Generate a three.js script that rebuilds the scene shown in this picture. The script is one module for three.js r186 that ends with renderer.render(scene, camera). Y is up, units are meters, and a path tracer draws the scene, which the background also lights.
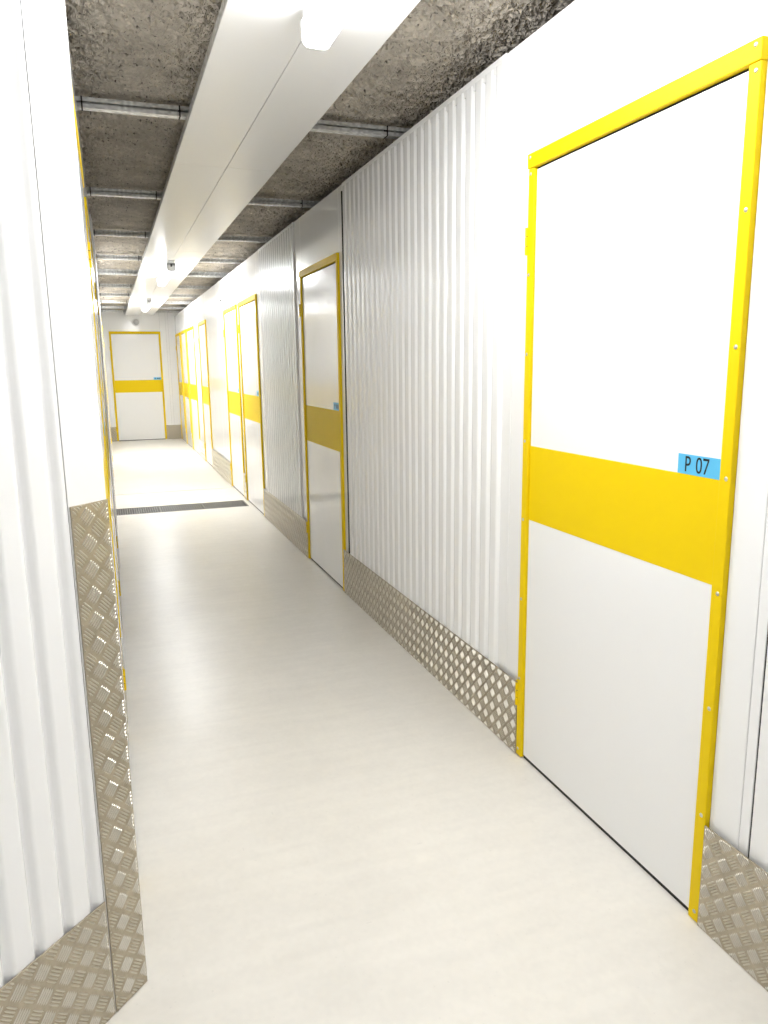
import * as THREE from 'three';
import { RectAreaLightUniformsLib } from 'three/addons/lights/RectAreaLightUniformsLib.js';
import { RoundedBoxGeometry } from 'three/addons/geometries/RoundedBoxGeometry.js';
import { mergeGeometries } from 'three/addons/utils/BufferGeometryUtils.js';

// ------------------------------------------------------------------ camera, exposure
const scene = new THREE.Scene();
scene.background = new THREE.Color(0x000000);
const R = THREE.MathUtils.degToRad;
const camera = new THREE.PerspectiveCamera(2 * THREE.MathUtils.radToDeg(Math.atan(512 / 759.02)), 768 / 1024, 0.05, 60);
camera.position.set(0, 1.4, 0);
camera.rotation.order = 'YXZ';
camera.rotation.set(R(-10.929), R(-19.549), R(-0.7237));
scene.add(camera);
const renderer = new THREE.WebGLRenderer({ antialias: true });
renderer.toneMapping = THREE.LinearToneMapping;
renderer.toneMappingExposure = 1.70;
renderer.shadowMap.enabled = true;
RectAreaLightUniformsLib.init();
// the lamps of the place: centre z, length (all hang under the soffit)
const LAMP_LIGHT = 46;            // radiance of a lamp's light
const LAMP_GLOW = 5;              // what the eye sees of its diffuser
const LAMP_COLOR = new THREE.Color(0.965, 0.983, 1.0);
const SOFFIT_Y = 2.41;

// ------------------------------------------------------------------ helpers
let seed = 7;
function rnd() { seed = (seed * 1664525 + 1013904223) >>> 0; return seed / 4294967296; }
const used = new Map();
function numbered(n) { const k = used.get(n) || 0; used.set(n, k + 1); return k ? n + '_' + String(k).padStart(3, '0') : n; }
function shade(o) { o.traverse(c => { if (c.isMesh) { c.castShadow = true; c.receiveShadow = true; } }); return o; }
function tag(o, label, category, group, kind) {
  o.userData.label = label; o.userData.category = category;
  if (group) o.userData.group = group;
  if (kind) o.userData.kind = kind;
  return o;
}
function base(name, x = 0, y = 0, z = 0, turn = 0) {
  const g = new THREE.Group(); g.name = numbered(name); g.position.set(x, y, z); g.rotation.y = turn; scene.add(g); return g;
}
function part(name, geo, mat, parent) { const m = new THREE.Mesh(geo, mat); m.name = name; m.castShadow = m.receiveShadow = true; parent.add(m); return m; }
// uv in metres, by the axis a face looks along
function metres(geo) {
  if (geo.index) geo = geo.toNonIndexed();
  const p = geo.attributes.position, uv = new Float32Array(p.count * 2);
  const a = new THREE.Vector3(), b = new THREE.Vector3(), c = new THREE.Vector3(), n = new THREE.Vector3();
  for (let i = 0; i < p.count; i += 3) {
    a.fromBufferAttribute(p, i); b.fromBufferAttribute(p, i + 1); c.fromBufferAttribute(p, i + 2);
    n.copy(b).sub(a).cross(c.clone().sub(a)); const ax = Math.abs(n.x), ay = Math.abs(n.y), az = Math.abs(n.z);
    for (let k = 0; k < 3; k++) {
      const v = [a, b, c][k];
      const [s, t] = az >= ax && az >= ay ? [v.x, v.y] : ax >= ay ? [v.z, v.y] : [v.x, v.z];
      uv[(i + k) * 2] = s; uv[(i + k) * 2 + 1] = t;
    }
  }
  geo.setAttribute('uv', new THREE.BufferAttribute(uv, 2));
  return geo;
}
function box(x0, x1, y0, y1, z0, z1, r = 0) {
  const w = x1 - x0, h = y1 - y0, d = z1 - z0;
  const g = r ? new RoundedBoxGeometry(w, h, d, 2, Math.min(r, w / 2.01, h / 2.01, d / 2.01)) : new THREE.BoxGeometry(w, h, d);
  g.translate((x0 + x1) / 2, (y0 + y1) / 2, (z0 + z1) / 2);
  return metres(g);
}
// ------------------------------------------------------------------ computed textures
function makeNoise(period, sd) {
  const t = new Float32Array(period * period); let s = sd >>> 0;
  for (let i = 0; i < t.length; i++) { s = (s * 1664525 + 1013904223) >>> 0; t[i] = s / 4294967296; }
  return (x, y) => {
    const xi = Math.floor(x), yi = Math.floor(y), fx = x - xi, fy = y - yi;
    const u = fx * fx * (3 - 2 * fx), v = fy * fy * (3 - 2 * fy);
    const g = (i, j) => t[(((j % period) + period) % period) * period + (((i % period) + period) % period)];
    return (g(xi, yi) * (1 - u) + g(xi + 1, yi) * u) * (1 - v) + (g(xi, yi + 1) * (1 - u) + g(xi + 1, yi + 1) * u) * v;
  };
}
function reliefTex(size, fn, repeatMetres) {       // heights as floats, so that slow relief has no steps
  const d = new Float32Array(size * size * 4);
  for (let j = 0; j < size; j++) for (let i = 0; i < size; i++) { const h = fn(i / size, j / size), k = (j * size + i) * 4; d[k] = d[k + 1] = d[k + 2] = h; d[k + 3] = 1; }
  const t = new THREE.DataTexture(d, size, size, THREE.RGBAFormat, THREE.FloatType);
  t.wrapS = t.wrapT = THREE.RepeatWrapping; t.magFilter = THREE.LinearFilter; t.minFilter = THREE.LinearFilter;
  t.repeat.set(1 / repeatMetres, 1 / repeatMetres); t.needsUpdate = true;
  return t;
}
function dataTex(size, fn, srgb, repeatMetres) {
  const d = new Uint8Array(size * size * 4);
  for (let j = 0; j < size; j++) for (let i = 0; i < size; i++) {
    const c = fn(i / size, j / size), k = (j * size + i) * 4;
    const [r, g, b] = Array.isArray(c) ? c : [c, c, c];
    d[k] = Math.max(0, Math.min(255, r)); d[k + 1] = Math.max(0, Math.min(255, g)); d[k + 2] = Math.max(0, Math.min(255, b)); d[k + 3] = 255;
  }
  const t = new THREE.DataTexture(d, size, size);
  t.wrapS = t.wrapT = THREE.RepeatWrapping; t.magFilter = THREE.LinearFilter; t.minFilter = THREE.LinearMipmapLinearFilter; t.generateMipmaps = true;
  if (srgb) t.colorSpace = THREE.SRGBColorSpace;
  t.repeat.set(1 / repeatMetres, 1 / repeatMetres); t.needsUpdate = true;
  return t;
}
const n8 = makeNoise(8, 11), n16 = makeNoise(16, 12), n32 = makeNoise(32, 13), n64 = makeNoise(64, 14), n128 = makeNoise(128, 15), n256 = makeNoise(256, 16);
// rough cast concrete of the slab: crumpled folds, crusts and small pits
function slabHeight(u, v) {
  const wx = (n32(u * 32, v * 32) - .5) * .05 + (n64(u * 64 + 3, v * 64) - .5) * .02, wy = (n32(u * 32 + 9, v * 32 + 5) - .5) * .05 + (n64(u * 64, v * 64 + 7) - .5) * .02;
  const a = 1 - Math.abs(2 * n64((u + wx) * 64, (v + wy) * 64) - 1), b = 1 - Math.abs(2 * n128((u + wy) * 128, (v + wx) * 128) - 1);
  const big = n16(u * 16, v * 16);
  const pit = n128(u * 128 + 40, v * 128 + 17);
  let h = .30 * big + .34 * Math.pow(a, 2.2) + .28 * Math.pow(b, 2) + .08 * n256(u * 256, v * 256);
  if (pit > .86) h -= (pit - .86) * 3.2;
  return h;
}
const slabBump = reliefTex(1024, slabHeight, 1.6);
const slabMap = dataTex(1024, (u, v) => {
  const m = n8(u * 8, v * 8) * .5 + n32(u * 32 + 4, v * 32) * .3 + n128(u * 128, v * 128) * .2;
  const pit = n128(u * 128 + 40, v * 128 + 17), crust = n64(u * 64 + 21, v * 64 + 2);
  let k = .86 + .28 * (m - .5); if (pit > .84) k *= 1 - (pit - .84) * 3.4; if (crust > .8) k *= 1 + (crust - .8) * .5;
  return [238 * k, 228 * k, 214 * k];
}, true, 1.6);
// cast resin floor: faint clouds, trowel streaks and specks
const floorMap = dataTex(1024, (u, v) => {
  const m = n8(u * 8, v * 8) * .45 + n16(u * 16 + 5, v * 16) * .3 + n64(u * 64, v * 64) * .25;
  const streak = n16(u * 16, v * 16 * 9) - .5, fine = n256(u * 256, v * 256) - .5;
  const speck = n256(u * 256 + 77, v * 256 + 31);
  let k = 1 + .045 * (m - .5) + .016 * streak + .014 * fine; if (speck > .985) k *= .96;
  return [238 * k, 234 * k, 226 * k];
}, true, 3.0);
const floorRough = reliefTex(512, (u, v) => {
  const m = n8(u * 8, v * 8) * .4 + n32(u * 32, v * 32) * .3 + n16(u * 16, v * 64) * .3;
  return .95 + .16 * (m - .5);
}, 2.0);
// slow waviness of thin lacquered sheet
const sheetBump = reliefTex(256, (u, v) => .7 * n8(u * 8, v * 8) + .3 * n16(u * 16, v * 16), 1.7);
const metalMap = dataTex(512, (u, v) => {
  const m = n16(u * 16, v * 16) * .4 + n64(u * 64, v * 64) * .35 + n256(u * 256, v * 256) * .25; const k = 1 + .2 * (m - .5);
  return [180 * k, 171 * k, 154 * k];
}, true, .5);
const zincMap = dataTex(256, (u, v) => { const m = n32(u * 32, v * 32); const k = .9 + .2 * m; return [222 * k, 223 * k, 222 * k]; }, true, .4);

// ------------------------------------------------------------------ materials
const S = (o) => new THREE.MeshStandardMaterial(o);
const M = {
  white: new THREE.MeshPhysicalMaterial({ color: new THREE.Color().setRGB(.92, .92, .918), roughness: .14, bumpMap: sheetBump, bumpScale: .0012, specularIntensity: 1 }),
  corr: S({ color: new THREE.Color().setRGB(.92, .92, .918), roughness: .2 }),
  trim: S({ color: new THREE.Color().setRGB(.91, .91, .905), roughness: .3 }),
  soffit: S({ color: new THREE.Color().setRGB(.92, .915, .91), roughness: .3, bumpMap: sheetBump, bumpScale: .0008 }),
  yellow: new THREE.MeshPhysicalMaterial({ color: new THREE.Color().setRGB(.86, .61, .002), roughness: .5, specularIntensity: .35 }),
  floor: S({ map: floorMap, roughness: .34, roughnessMap: floorRough }),
  concrete: S({ map: slabMap, roughness: .95, bumpMap: slabBump, bumpScale: .016 }),
  rough: S({ map: slabMap, roughness: .95, bumpMap: slabBump, bumpScale: .02 }),
  plate: S({ map: metalMap, metalness: 1, roughness: .42 }),
  bar: S({ color: new THREE.Color().setRGB(.66, .63, .56), metalness: 1, roughness: .34 }),
  zinc: S({ map: zincMap, metalness: .55, roughness: .4 }),
  grate: S({ color: new THREE.Color().setRGB(.34, .34, .33), metalness: .7, roughness: .45 }),
  steel: S({ color: new THREE.Color().setRGB(.6, .6, .58), metalness: 1, roughness: .35 }),
  black: S({ color: new THREE.Color().setRGB(.012, .012, .012), roughness: .7 }),
  darkgrey: S({ color: new THREE.Color().setRGB(.05, .05, .05), roughness: .6 }),
  plastic: S({ color: new THREE.Color().setRGB(.8, .8, .79), roughness: .4 }),
  glow: S({ color: new THREE.Color().setRGB(.9, .9, .9), roughness: .4, emissive: LAMP_COLOR, emissiveIntensity: LAMP_GLOW }),
};

// ------------------------------------------------------------------ lay-out of the place
const XR = 1.312, XL = -0.036, ZE = -15.84, ZB = 3.2, WALL_H = 2.40, SLAB_Y = 2.505, PLATE_H = .28;
const CORNER = [-.022, -1.632];                 // where the diagonal wall meets the corridor's left wall
const DIAG_LEN = 1.8, XB = CORNER[0] - DIAG_LEN * Math.SQRT1_2, ZD = CORNER[1] + DIAG_LEN * Math.SQRT1_2;

// ---- floor: resin slabs with a joint and the trench of the drain
const DR = { x0: -.04, x1: 1.262, z0: -8.06, z1: -7.69 };
{
  const f = base('floor'); tag(f, 'glossy pale beige resin floor running down the corridor', 'floor', null, 'structure');
  const x0 = XB - .3, x1 = XR + .3, d = .12;
  part('floor_slab', box(x0, x1, -d, 0, DR.z1, ZB + .3), M.floor, f);
  part('floor_slab', box(x0, x1, -d, 0, -8.975, DR.z0), M.floor, f);
  part('floor_slab', box(DR.x1, x1, -d, 0, DR.z0, DR.z1), M.floor, f);
  part('floor_slab', box(x0, DR.x0, -d, 0, DR.z0, DR.z1), M.floor, f);
  part('floor_slab', box(x0, x1, -d, 0, ZE - .3, -9.000), M.floor, f);
  part('joint_filler', box(x0, x1, -d, -.004, -9.000, -8.975), S({ color: new THREE.Color().setRGB(.33, .32, .3), roughness: .6 }), f);
  part('trench', box(DR.x0 - .01, DR.x1 + .01, -.2, -.11, DR.z0 - .01, DR.z1 + .01), M.concrete, f);
}
// ---- ceiling: rough concrete slab
{
  const c = base('ceiling'); tag(c, 'rough bare grey-brown concrete slab above the steel struts', 'ceiling', null, 'structure');
  part('concrete_slab', box(XB - .4, XR + .9, SLAB_Y + .024, SLAB_Y + .2, ZE - .2, ZB + .4), M.concrete, c);
  // the rough underside, as relief
  const relief = (x0, x1, z0, z1, st) => {
    const nx = Math.round((x1 - x0) / st), nz = Math.round((z1 - z0) / st), pos = [], uv = [], idx = [];
    for (let j = 0; j <= nz; j++) for (let i = 0; i <= nx; i++) {
      const x = x0 + (x1 - x0) * i / nx, z = z0 + (z1 - z0) * j / nz;
      pos.push(x, SLAB_Y + .018 - .032 * slabHeight(x / 1.6, z / 1.6), z); uv.push(x, z);
    }
    for (let j = 0; j < nz; j++) for (let i = 0; i < nx; i++) { const a = j * (nx + 1) + i, b = a + nx + 1; idx.push(a, a + 1, b, a + 1, b + 1, b); }
    const g = new THREE.BufferGeometry(); g.setAttribute('position', new THREE.Float32BufferAttribute(pos, 3)); g.setAttribute('uv', new THREE.Float32BufferAttribute(uv, 2)); g.setIndex(idx); g.computeVertexNormals();
    part('rough_underside', g, M.rough, c);
  };
  relief(-.25, 1.6, -5.0, -1.5, .007); relief(-.25, 1.6, -6.8, -5.0, .009); relief(-.25, 1.6, ZE - .05, -6.8, .018);
}

// ---- pieces of lacquered sheet walls, in the wall's own frame: x along, y up, z out of the wall
function corrugated(x0, x1, y0, y1, period, phase, crest, valley) {
  const sh = [], n = Math.round((x1 - x0) / period * 14);
  const f = t => { const k = ((t % 1) + 1) % 1; // wide crown, narrow round valley
    const a = .30, r = .20; const d = Math.abs(k - .5);                      // distance from the valley's middle
    const w = d < .5 - a - r ? 0 : d < .5 - a ? (d - (.5 - a - r)) / r : 1; return valley + (crest - valley) * w * w * (3 - 2 * w); };
  const pos = [], idx = [];
  for (let i = 0; i <= n; i++) { const x = x0 + (x1 - x0) * i / n, z = f((x - phase) / period); sh.push([x, z]); }
  const th = .0015;
  for (const [x, z] of sh) pos.push(x, y0, z, x, y1, z, x, y0, z - th, x, y1, z - th);
  for (let i = 0; i < n; i++) { const a = i * 4, b = a + 4; idx.push(a, b, b + 1, a, b + 1, a + 1, a + 2, b + 3, b + 2, a + 2, a + 3, b + 3, a + 1, b + 1, b + 3, a + 1, b + 3, a + 3, a, a + 2, b + 2, a, b + 2, b); }
  const front = new THREE.BufferGeometry(); front.setAttribute('position', new THREE.Float32BufferAttribute(pos, 3)); front.setIndex(idx); front.computeVertexNormals();
  // smooth along the ribs: normals of the front row from the profile
  const nr = front.attributes.normal;
  for (let i = 0; i <= n; i++) {
    const a = sh[Math.max(0, i - 1)], b = sh[Math.min(n, i + 1)], dx = b[0] - a[0], dz = b[1] - a[1], l = Math.hypot(dx, dz);
    for (const k of [0, 1]) nr.setXYZ(i * 4 + k, -dz / l, 0, dx / l);
    for (const k of [2, 3]) nr.setXYZ(i * 4 + k, dz / l, 0, -dx / l);
  }
  const uv = new Float32Array(pos.length / 3 * 2); for (let i = 0; i < uv.length / 2; i++) { uv[i * 2] = pos[i * 3]; uv[i * 2 + 1] = pos[i * 3 + 1]; }
  front.setAttribute('uv', new THREE.BufferAttribute(uv, 2));
  return front;
}
const CREST = .012, VALLEY = -.006, PERIOD = .079;
const flat = (g, x0, x1, y0 = 0, y1 = WALL_H, name = 'flat_panel') => part(name, box(x0 + .0008, x1 - .0008, y0, y1, -.03, 0, .002), M.white, g);
function ribbed(g, x0, x1, y1 = 2.356) {             // starts and ends where a flank crosses the flat panels' level
  const n = Math.round((x1 - x0) / PERIOD + .156), period = (x1 - x0) / (n - .156), phase = x1 - .422 * period;
  part('corrugated_panel', corrugated(x0, x1, 0, y1 + .02, period, phase, CREST, VALLEY), M.corr, g);
  part('top_channel', box(x0, x1, y1, WALL_H, -.03, .0075, .002), M.trim, g);
}
// ---- five-bar tread plate
function clipSeg(p, q, w, h, m) {
  let t0 = 0, t1 = 1; const d = [q[0] - p[0], q[1] - p[1]];
  for (const [a, b] of [[-d[0], p[0] - m], [d[0], w - m - p[0]], [-d[1], p[1] - m], [d[1], h - m - p[1]]]) {
    if (Math.abs(a) < 1e-9) { if (b < 0) return null; continue; }
    const r = b / a; if (a < 0) t0 = Math.max(t0, r); else t1 = Math.min(t1, r);
  }
  return t1 - t0 > 0.12 ? [[p[0] + d[0] * t0, p[1] + d[1] * t0], [p[0] + d[0] * t1, p[1] + d[1] * t1]] : null;
}
function treadBars(x0, x1, y0, y1, z, cell = .038, off = [0, 0]) {
  const w = x1 - x0, h = y1 - y0, pos = [], c = Math.SQRT1_2, N = Math.ceil((w + h) / cell) + 3;
  const hw = .0020, ht = .0020, tw = .0007;
  for (let i = -N; i <= N; i++) for (let j = -N; j <= N; j++) {
    const gx = (i - j) * cell * c + off[0], gy = (i + j) * cell * c + off[1];
    if (gx < -cell || gx > w + cell || gy < -cell || gy > h + cell) continue;
    const alt = (i & 1) ^ (j & 1), L = alt ? [c, c] : [-c, c], T = alt ? [-c, c] : [c, c];
    for (let k = -2; k <= 2; k++) {
      const ln = cell * (.43 - Math.abs(k) * .012), o = k * cell * .168;
      const m = [gx + T[0] * o, gy + T[1] * o];
      const s = clipSeg([m[0] - L[0] * ln, m[1] - L[1] * ln], [m[0] + L[0] * ln, m[1] + L[1] * ln], w, h, .002);
      if (!s) continue;
      const [a, b] = s, dx = b[0] - a[0], dy = b[1] - a[1], l = Math.hypot(dx, dy), e = [dx / l, dy / l], t = [-e[1], e[0]];
      const P = (f, u, zz) => [x0 + a[0] + e[0] * f * l + t[0] * u, y0 + a[1] + e[1] * f * l + t[1] * u, z + zz];
      const q = Math.min(.3, .005 / l);
      const A = P(0, 0, 0), B = P(1, 0, 0), C1 = P(q, -hw, 0), C2 = P(1 - q, -hw, 0), D1 = P(q, hw, 0), D2 = P(1 - q, hw, 0);
      const E1 = P(q * 1.1, -tw, ht), E2 = P(1 - q * 1.1, -tw, ht), F1 = P(q * 1.1, tw, ht), F2 = P(1 - q * 1.1, tw, ht);
      for (const tri of [[A, C1, E1], [A, E1, F1], [A, F1, D1], [C1, C2, E2], [C1, E2, E1], [D2, D1, F1], [D2, F1, F2], [E1, E2, F2], [E1, F2, F1], [B, E2, C2], [B, F2, E2], [B, D2, F2]]) for (const v of tri) pos.push(...v);
    }
  }
  const g = new THREE.BufferGeometry(); g.setAttribute('position', new THREE.Float32BufferAttribute(pos, 3)); g.computeVertexNormals();
  g.setAttribute('uv', new THREE.Float32BufferAttribute(new Float32Array(pos.length / 3 * 2), 2));
  return g;
}
function kickPlate(g, x0, x1, y1 = PLATE_H, z1 = .015, off) {
  const p = part('tread_plate', box(x0 + .001, x1 - .001, .001, y1, z1 - .003, z1, .0006), M.plate, g);
  const b = part('tread_bars', treadBars(x0 + .001, x1 - .001, .001, y1, z1, .038, off || [((x0 % .05374) + .05374) % .05374, 0]), M.bar, p);
  b.userData.kind = 'stuff';
}

// ---- doors
function tagTexture(text) {
  const cv = document.createElement('canvas'); cv.width = 512; cv.height = 176; const x = cv.getContext('2d');
  x.fillStyle = '#5cbdea'; x.fillRect(0, 0, 512, 176);
  x.fillStyle = '#0d1216';
  if (text) {
    x.save(); x.font = '184px sans-serif'; x.textBaseline = 'alphabetic'; x.translate(78, 150); x.scale(.80, 1); x.lineWidth = 5; x.strokeStyle = '#0d1216'; x.strokeText(text[0], 0, 0); x.strokeText(text.slice(1), 172, 0);
    x.fillText(text[0], 0, 0); x.fillText(text.slice(1), 172, 0); x.restore();
  } else { // number too small to read: three dark strokes where its characters stand
    x.fillRect(96, 42, 26, 92); x.fillRect(122, 42, 34, 50); x.fillRect(232, 42, 60, 92); x.fillRect(330, 42, 60, 92);
  }
  const t = new THREE.CanvasTexture(cv); t.colorSpace = THREE.SRGBColorSpace; return t;
}
const tagP07 = S({ map: tagTexture(['P', '07']), roughness: .45 }), tagFar = S({ map: tagTexture(null), roughness: .45 });
const screwGeo = (() => { const g = new THREE.SphereGeometry(.0055, 10, 5, 0, Math.PI * 2, 0, Math.PI / 2); g.rotateX(Math.PI / 2); g.scale(1, 1, .45); return g; })();
let doorCount = 0;
// x runs along the wall from 0 to w; hinge at 0, or at w when swapped
function door(o, label) {
  const { x, z, turn, w, swap = false, h = 2.045, b0 = .880, b1 = 1.131, detail = false, mark = true, out = .014 } = o;
  const g = base('door_' + (++doorCount), x, 0, z, turn); tag(g, label, 'door', null, 'structure');
  const fx = (a, b) => swap ? [w - b, w - a] : [a, b];
  const bx = (a, b, y0, y1, z0, z1, r) => { const [p, q] = fx(a, b); return box(p, q, y0, y1, z0, z1, r); };
  const J = .034, HH = .044;
  const jambs = [part('jamb', bx(0, J, .004, h - HH, -.04, out, .0025), M.yellow, g), part('jamb', bx(w - J, w, .004, h - HH, -.04, out, .0025), M.yellow, g)];
  const hd = part('header', bx(-.002, w + .002, h - HH, h, -.04, out + .004, .0025), M.yellow, g);
  const leaf = part('door_leaf', bx(J + .0015, w - J - .0015, .013, h - HH - .006, -.04, .004, .0015), M.white, g);
  part('yellow_band', bx(J + .0015, w - J - .0015, b0, b1, .003, .0052, .0008), M.yellow, leaf);
  part('bottom_seal', bx(J, w - J, .001, .013, -.03, .001), M.black, g);
  part('top_seal', bx(J, w - J, h - HH - .006, h - HH, -.03, .001), M.black, g);
  if (mark) {
    const [p, q] = fx(w - J - .0035 - .143, w - J - .0035), tg = new THREE.BoxGeometry(q - p, .048, .0012);
    tg.translate((p + q) / 2, b1 + .0245, .005);
    const t = part('number_tag', tg, detail ? tagP07 : tagFar, g); t.userData.label = detail ? 'light blue tag reading P 07' : 'small light blue number tag';
  }
  for (const hy of [.236, 1.784]) { // hinges on the frame's outer edge
    const hg = part('hinge', bx(-.024, .004, hy - .043, hy + .043, 0, .006, .001), hy > 1 ? M.trim : M.yellow, g);
    for (const k of [-1, 0, 1]) { const c = new THREE.CylinderGeometry(.0065, .0065, .026, 10); c.translate(fx(-.001, .001)[0] + .001, hy + k * .0285, out + .001); part('knuckle', metres(c), M.yellow, hg); }
    const slots = [-.0143, .0143].map(k => { const c = new THREE.CylinderGeometry(.0045, .0045, .004, 8); c.translate(fx(-.001, .001)[0] + .001, hy + k, out + .001); return c; });
    part('pin', metres(mergeGeometries(slots)), M.black, hg);
  }
  if (detail) {
    const put = (mesh, u, y, zz) => { const s = part('screw', screwGeo, M.steel, mesh); s.position.set(fx(u, u)[0], y, zz); };
    for (const y of [.03, .299, .581, .868, 1.138, 1.43, 1.714, 1.985]) put(jambs[1], w - .013, y, out);
    for (const y of [.03, .30, .594, .877, 1.145, 1.43, 1.68, 1.985]) put(jambs[0], .013, y, out);
    put(hd, w - .014, h - .012, out + .004); put(hd, .014, h - .012, out + .004);
  }
  return g;
}

// ---- right wall (its own x axis is the world's z axis)
const RT = -Math.PI / 2;
const RD = [[-2.25, -1.328], [-5.35, -4.415], [-8.036, -7.04], [-9.11, -8.18], [-11.74, -10.87], [-13.55, -12.45], [-14.66, -13.72], [-15.74, -14.86]];
{
  const g = base('wall_right', XR, 0, 0, RT); tag(g, 'right wall of glossy white flat and corrugated metal panels', 'wall', null, 'structure');
  part('wall_core', box(ZE - .1, ZB + .1, 0, WALL_H, -.10, -.042), M.trim, g);
  for (const [a, b] of RD) flat(g, a, b, 2.0455, WALL_H, 'lintel_panel');
  flat(g, -1.328, -1.235); flat(g, -1.235, -1.206);
  part('rubber_seal', box(-1.206, -1.203, 0, WALL_H, -.03, -.002), M.black, g);
  flat(g, -1.203, -1.08); ribbed(g, -1.08, ZB);
  flat(g, -2.36, -2.25); flat(g, -2.425, -2.36); ribbed(g, -4.297, -2.425);
  part('rubber_seal', box(-4.309, -4.297, PLATE_H, 2.356, -.03, .0135), M.black, g);
  part('top_channel', box(-4.312, -4.294, 2.356, WALL_H, -.03, .0075, .002), M.trim, g);
  flat(g, -4.415, -4.309, 0, WALL_H, 'post');
  flat(g, -5.52, -5.35); ribbed(g, -6.87, -5.52); flat(g, -7.04, -6.87);
  flat(g, -8.18, -8.036, 0, WALL_H, 'post');
  flat(g, -9.7, -9.11); flat(g, -10.87, -9.7);
  flat(g, -12.45, -11.74); flat(g, -13.72, -13.55, 0, WALL_H, 'post'); flat(g, -14.86, -14.66, 0, WALL_H, 'post'); flat(g, ZE, -15.74, 0, WALL_H, 'post');
  const k = base('baseboard_right', XR, 0, 0, RT); tag(k, 'five-bar aluminium tread plates along the foot of the right wall', 'kick plate', null, 'structure');
  for (const [a, b] of [[-1.328, ZB], [-4.415, -2.25], [-7.04, -5.35], [-8.18, -8.036], [-10.87, -9.11], [-12.45, -11.74], [-13.72, -13.55], [-14.86, -14.66], [ZE, -15.74]]) kickPlate(k, a, b);
}
const RL = ['large white door with yellow band and tag P 07 on the right wall', 'white door with yellow band beyond the long corrugated panel on the right', 'white yellow-banded door beside the drain grate', 'white yellow-banded door just beyond the drain grate, under the sensor box',
  'white yellow-banded door beyond the long plain panel on the right wall', 'third white yellow-banded door from the end wall', 'second white yellow-banded door from the end wall', 'white yellow-banded door next to the end wall on the right'];
RD.forEach(([a, b], i) => door({ x: XR, z: a, turn: RT, w: b - a, detail: i === 0 }, RL[i]));

// ---- end wall with its door
{
  const g = base('wall_far', 0, 0, ZE, 0); tag(g, 'white panelled end wall closing the corridor', 'wall', null, 'structure');
  part('wall_core', box(-.2, XR + .1, 0, SLAB_Y, -.10, -.042), M.trim, g);
  flat(g, XL - .1, .072, 0, SLAB_Y); flat(g, .072, 1.02, 2.1055, SLAB_Y, 'lintel_panel'); flat(g, 1.02, 1.13, 0, SLAB_Y); flat(g, 1.13, 1.18, 0, SLAB_Y); flat(g, 1.18, XR + .03, 0, SLAB_Y);
  const k = base('baseboard_far', 0, 0, ZE, 0); tag(k, 'tread plates either side of the door in the end wall', 'kick plate', null, 'structure');
  kickPlate(k, XL, .072); kickPlate(k, 1.02, XR - .016);
  door({ x: .072, z: ZE, turn: 0, w: .948, h: 2.105, b0: .94, b1: 1.178 }, 'white door with yellow frame and band in the end wall');
}

// ---- left wall of the corridor (its own x axis runs away from the camera)
const LT = Math.PI / 2;
const LD = [[1.97, 2.9], [3.27, 4.2], [4.45, 5.38], [8.17, 9.1], [9.67, 10.6], [12.4, 13.33]];
{
  const g = base('wall_left', XL, 0, 0, LT); tag(g, 'left corridor wall of white panels seen at a grazing angle', 'wall', null, 'structure');
  const s0 = -CORNER[1] + .06;
  part('wall_core', box(s0, -ZE, 0, WALL_H, -.10, -.042), M.trim, g);
  for (const [a, b] of LD) flat(g, a, b, 2.0455, WALL_H, 'lintel_panel');
  flat(g, s0, 1.97); flat(g, 2.9, 3.27); flat(g, 4.2, 4.45, 0, WALL_H, 'post'); flat(g, 5.38, 5.6); ribbed(g, 5.6, 7.95); flat(g, 7.95, 8.17); flat(g, 9.1, 9.67); flat(g, 10.6, 12.4); flat(g, 13.33, -ZE);
  const k = base('baseboard_left', XL, 0, 0, LT); tag(k, 'tread plates along the foot of the left corridor wall', 'kick plate', null, 'structure');
  for (const [a, b] of [[s0, 1.97], [2.9, 3.27], [4.2, 4.45], [5.38, 8.17], [9.1, 9.67], [10.6, 12.4], [13.33, -ZE - .016]]) kickPlate(k, a, b, PLATE_H, .004);
  const LL = ['first white door in the left wall past the tread-plated corner', 'second white door in the left wall past the tread-plated corner', 'third white door in the left wall past the tread-plated corner', 'left wall door facing the drain grate area', 'second left wall door beyond the drain grate', 'left wall door nearest the end wall'];
  LD.forEach(([a, b], i) => door({ x: XL, z: -a, turn: LT, w: b - a, swap: true, out: .004 }, LL[i]));
}
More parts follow.
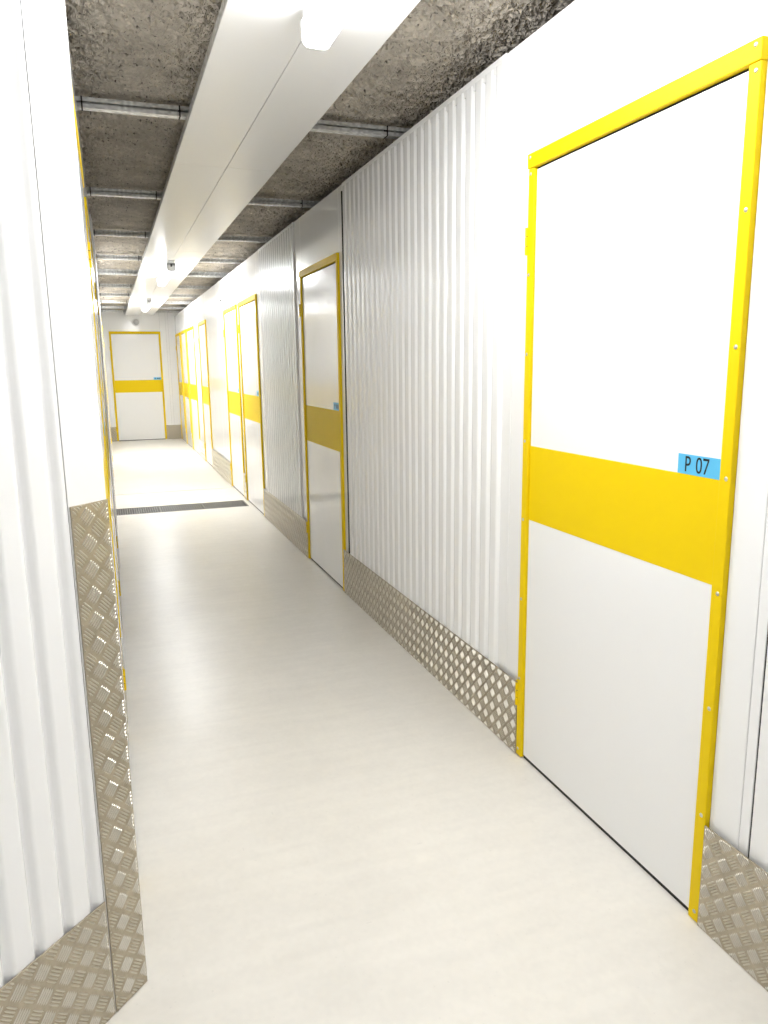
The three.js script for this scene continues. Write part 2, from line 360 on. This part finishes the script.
// ---- diagonal wall at the corner; its own x axis is negative, away from the corner
{
  const g = base('wall_diagonal', CORNER[0], 0, CORNER[1], Math.PI / 4); tag(g, 'white corrugated diagonal wall with a flat trim at its corner', 'wall', null, 'structure');
  const s1 = .099;
  // corner trim: folded sheet with a return along the corridor
  const sh = new THREE.Shape(); sh.moveTo(-s1, 0); sh.lineTo(-.003, 0); sh.quadraticCurveTo(0, 0, .0002, -.003); sh.lineTo(.036, -.075); sh.lineTo(-s1, -.075); sh.closePath();
  const ex = new THREE.ExtrudeGeometry(sh, { depth: WALL_H, bevelEnabled: false, curveSegments: 5 }); ex.rotateX(-Math.PI / 2); ex.scale(1, 1, -1);
  // extrude went along -z before the turn: put it upright with the outer face on z = 0
  const pp = ex.attributes.position; for (let i = 0; i < pp.count; i++) { const y = pp.getY(i), z = pp.getZ(i); pp.setXYZ(i, pp.getX(i), y, z); }
  const tris = metres(ex); { const p = tris.attributes.position, q = p.array; for (let i = 0; i < q.length; i += 9) for (let k = 0; k < 3; k++) { const t = q[i + 3 + k]; q[i + 3 + k] = q[i + 6 + k]; q[i + 6 + k] = t; } tris.computeVertexNormals(); }
  part('corner_trim', tris, M.trim, g);
  part('wall_core', box(-DIAG_LEN - .1, -s1, 0, WALL_H, -.12, -.042), M.trim, g);
  part('corrugated_panel', corrugated(-DIAG_LEN, -s1 - .0015, 0, 2.37, .07, -.160, -.001, -.013), M.corr, g);
  part('top_channel', box(-DIAG_LEN, -s1, 2.356, WALL_H, -.03, -.002, .002), M.trim, g);
  const k = base('baseboard_diagonal', CORNER[0], 0, CORNER[1], Math.PI / 4); tag(k, 'low tread plate on the diagonal wall and tall tread strip on its corner', 'kick plate', null, 'structure');
  kickPlate(k, -DIAG_LEN, -s1, PLATE_H, .003, [0, 0]);
  kickPlate(k, -s1 + .0015, .0005, 1.139, .0035, [.012, .01]);
}
// ---- the crossing behind the camera
{
  const g = base('wall_side', XB, 0, 0, LT); tag(g, 'white panelled side wall of the crossing behind the camera', 'wall', null, 'structure');
  part('wall_core', box(-ZB - .1, -ZD, 0, WALL_H, -.10, -.042), M.trim, g);
  flat(g, -ZB, -1.6); flat(g, -1.6, -ZD);
  const b = base('wall_back', 0, 0, ZB, Math.PI); tag(b, 'white panelled wall behind the camera', 'wall', null, 'structure');
  part('wall_core', box(-XR - .1, -XB + .1, 0, SLAB_Y, -.10, -.042), M.trim, b);
  flat(b, -XR, 0, 0, SLAB_Y); flat(b, 0, -XB, 0, SLAB_Y);
}

// ------------------------------------------------------------------ soffit under the slab: two rows of white boards
const SX0 = .395, SXM = .655, SX1 = .910;
{
  const s = base('ceiling_soffit', 0, 0, 0); tag(s, 'long white boxed soffit running along the middle of the ceiling', 'soffit');
  const zs = [ZB, 1.8, -1.2, -4.2, -7.2, -10.2, -13.2, ZE];
  for (let i = 0; i + 1 < zs.length; i++) {
    part('board', box(SX0, SXM - .0012, SOFFIT_Y, SOFFIT_Y + .022, zs[i + 1] + .0018, zs[i] - .0018, .001), M.soffit, s);
    part('board', box(SXM + .0012, SX1, SOFFIT_Y, SOFFIT_Y + .022, zs[i + 1] + .0018, zs[i] - .0018, .001), M.soffit, s);
  }
  part('edge_rail', box(SX0 - .0012, SX0 + .02, SOFFIT_Y + .003, SOFFIT_Y + .034, ZE, ZB), M.zinc, s);
  part('edge_rail', box(SX1 - .02, SX1 + .0012, SOFFIT_Y + .003, SOFFIT_Y + .034, ZE, ZB), M.zinc, s);
}
// ------------------------------------------------------------------ steel struts across the ceiling
function strutGeo(w, hgt, slot) {
  const t = .003, sh = new THREE.Shape();                          // C section in (z, y), open towards +z
  const l = (hgt - slot) / 2;
  sh.moveTo(0, 0); sh.lineTo(w, 0); sh.lineTo(w, l); sh.lineTo(w - t, l); sh.lineTo(w - t, t); sh.lineTo(t, t); sh.lineTo(t, hgt - t); sh.lineTo(w - t, hgt - t); sh.lineTo(w - t, hgt - l); sh.lineTo(w, hgt - l); sh.lineTo(w, hgt); sh.lineTo(0, hgt); sh.closePath();
  const x0 = XB - .2, x1 = XR + .25;
  const g = new THREE.ExtrudeGeometry(sh, { depth: x1 - x0, bevelEnabled: false });
  g.rotateY(-Math.PI / 2); g.translate(x1, 0, -w / 2);              // shape x -> world z, depth -> -x
  return metres(g);
}
const strutA = strutGeo(.041, .041, .008), strutB = strutGeo(.06, .062, .02);
[-.45, -1.98, -3.57, -5.23, -6.74, -8.15, -9.45, -10.85, -12.15, -13.4, -14.6, -15.55].forEach((z, i) => {
  const wide = i === 6, y = SOFFIT_Y + .034;
  const nth = ['first', 'second', 'third', 'fourth', 'fifth', 'sixth', 'seventh', 'eighth', 'ninth', 'tenth'][i - 2];
  const g = base('ceiling_strut', 0, y, z); tag(g, wide ? 'wider galvanized steel strut across the ceiling between two thinner ones' : i < 2 ? ['galvanized steel strut across the ceiling over the crossing', 'galvanized steel strut above the lamp opposite the door tagged P 07'][i] : 'galvanized steel strut across the concrete ceiling, ' + nth + ' from the tread-plated corner', 'strut', 'steel struts across the ceiling');
  part('channel', wide ? strutB : strutA, M.zinc, g);
  if (!wide) for (const x of [-.018, .368, .93, 1.30]) { if (x > .5 && i > 3) continue; part('cable_tie', box(x - .003, x + .003, -.002, .043, -.0235, .0235, .001), M.black, g); }
});

// ------------------------------------------------------------------ lamps
const lampLen = 1.42, LX = .645, LW = .084, LH = .100;
function battenLight(z, label, power = 1, side = 1) {
  const g = base('batten_light', LX, SOFFIT_Y, z); tag(g, label, 'lamp', 'batten lamps under the soffit');
  const cross = (w, y0, y1, r) => { const s = new THREE.Shape(); s.moveTo(-w / 2, y1); s.lineTo(-w / 2, y0 + r); s.quadraticCurveTo(-w / 2, y0, -w / 2 + r, y0); s.lineTo(w / 2 - r, y0); s.quadraticCurveTo(w / 2, y0, w / 2, y0 + r); s.lineTo(w / 2, y1); s.closePath(); return s; };
  const sweep = (s, l) => { const e = new THREE.ExtrudeGeometry(s, { depth: l, bevelEnabled: false, curveSegments: 6 }); e.translate(0, 0, -l / 2); return e; };
  part('housing', metres(sweep(cross(LW * .86, -.042, 0, .004), lampLen - .01)), M.plastic, g);
  part('diffuser', metres(sweep(cross(LW, -LH, -.030, .026), lampLen - .03)), M.glow, g);
  for (const s of [-1, 1]) {
    const c = sweep(cross(LW + .003, -LH - .0015, -.028, .027), .014); c.translate(0, 0, s * (lampLen / 2 - .012)); const cap = part('end_cap', metres(c), M.plastic, g);
    part('latch', box(-.006, .006, -.06, -.036, s > 0 ? lampLen / 2 - .006 : -lampLen / 2 - .001, s > 0 ? lampLen / 2 + .001 : -lampLen / 2 + .006, .001), M.darkgrey, cap);
  }
  const rect = (w, h, px, py, tx, ty, k) => { const l = new THREE.RectAreaLight(LAMP_COLOR, LAMP_LIGHT * power * k, w, h); l.position.set(LX + px, SOFFIT_Y + py, z); scene.add(l); l.lookAt(LX + px + tx, SOFFIT_Y + py + ty, z); };
  const L = lampLen - .06;
  rect(LW * .8, L, 0, -LH - .004, 0, -1, 1);
  // the sides of the diffuser
  for (const s of [-1, 1]) { const l = new THREE.RectAreaLight(LAMP_COLOR, LAMP_LIGHT * power * side, L, .05); l.position.set(LX + s * (LW / 2 + .004), SOFFIT_Y - .062, z); scene.add(l); l.lookAt(LX + s * 2, SOFFIT_Y - .062, z); }
  return g;
}
battenLight(-1.66, 'white glowing batten lamp under the soffit opposite the door tagged P 07', .64, .62);
battenLight(-8.50, 'white glowing batten lamp under the soffit just beyond the drain grate', .88, .8);
battenLight(-12.7, 'white glowing batten lamp under the soffit closest to the end wall', 1.3);
battenLight(1.9, 'white glowing batten lamp under the soffit behind the camera', .5);

// ------------------------------------------------------------------ drain grate, sensors
{
  const w = DR.x1 - DR.x0, d = DR.z1 - DR.z0;
  const g = base('drain_grate', DR.x0, 0, DR.z0); tag(g, 'galvanized steel drain grate set across the floor', 'grate');
  const fr = [box(0, w, -.03, .0015, 0, .006), box(0, w, -.03, .0015, d - .006, d), box(0, .006, -.03, .0015, 0, d), box(w - .006, w, -.03, .0015, 0, d)];
  part('rim', mergeGeometries(fr), M.grate, g);
  for (let k = 0; k < 3; k++) {
    const a = .008 + (w - .016) * k / 3, b = .008 + (w - .016) * (k + 1) / 3 - .004, bars = [];
    const sec = part('grate_section', mergeGeometries([box(a, a + .005, -.028, .001, .008, d - .008), box(b - .005, b, -.028, .001, .008, d - .008), box(a, b, -.028, .001, .008, .013), box(a, b, -.028, .001, d - .013, d - .008)]), M.grate, g);
    for (let x = a + .02; x < b - .01; x += .022) bars.push(box(x, x + .005, -.028, .0005, .012, d - .012));
    for (let z = .04; z < d - .02; z += .034) bars.push(box(a, b, -.02, 0, z, z + .004));
    const bm = part('grate_bars', mergeGeometries(bars), M.grate, sec); bm.userData.kind = 'stuff';
  }
}
{
  const g = base('sensor_box', XR, 2.10, -8.95, RT); tag(g, 'small white sensor box on the right wall above a door', 'sensor');
  part('housing', box(-.11, .11, 0, .14, 0, .045, .008), M.plastic, g);
  const e = new THREE.SphereGeometry(.016, 14, 8); e.translate(-.02, .04, .046); part('lens', metres(e), M.darkgrey, g);
  part('bracket', box(.115, .122, -.01, .15, 0, .05, .001), M.steel, g);
}
{
  const g = base('dome_sensor', .585, 2.28, ZE, 0); tag(g, 'small round white dome sensor above the end wall door', 'sensor');
  const c = new THREE.CylinderGeometry(.07, .075, .03, 28); c.rotateX(Math.PI / 2); c.translate(0, 0, .015); part('mount', metres(c), M.plastic, g);
  const d = new THREE.SphereGeometry(.052, 20, 10, 0, Math.PI * 2, 0, Math.PI / 2); d.rotateX(Math.PI / 2); d.translate(0, 0, .03); part('dome', metres(d), S({ color: new THREE.Color().setRGB(.68, .68, .67), roughness: .15 }), g);
}
scene.traverse(o => { if (o.isMesh) { o.castShadow = true; o.receiveShadow = true; } });
renderer.render(scene, camera);
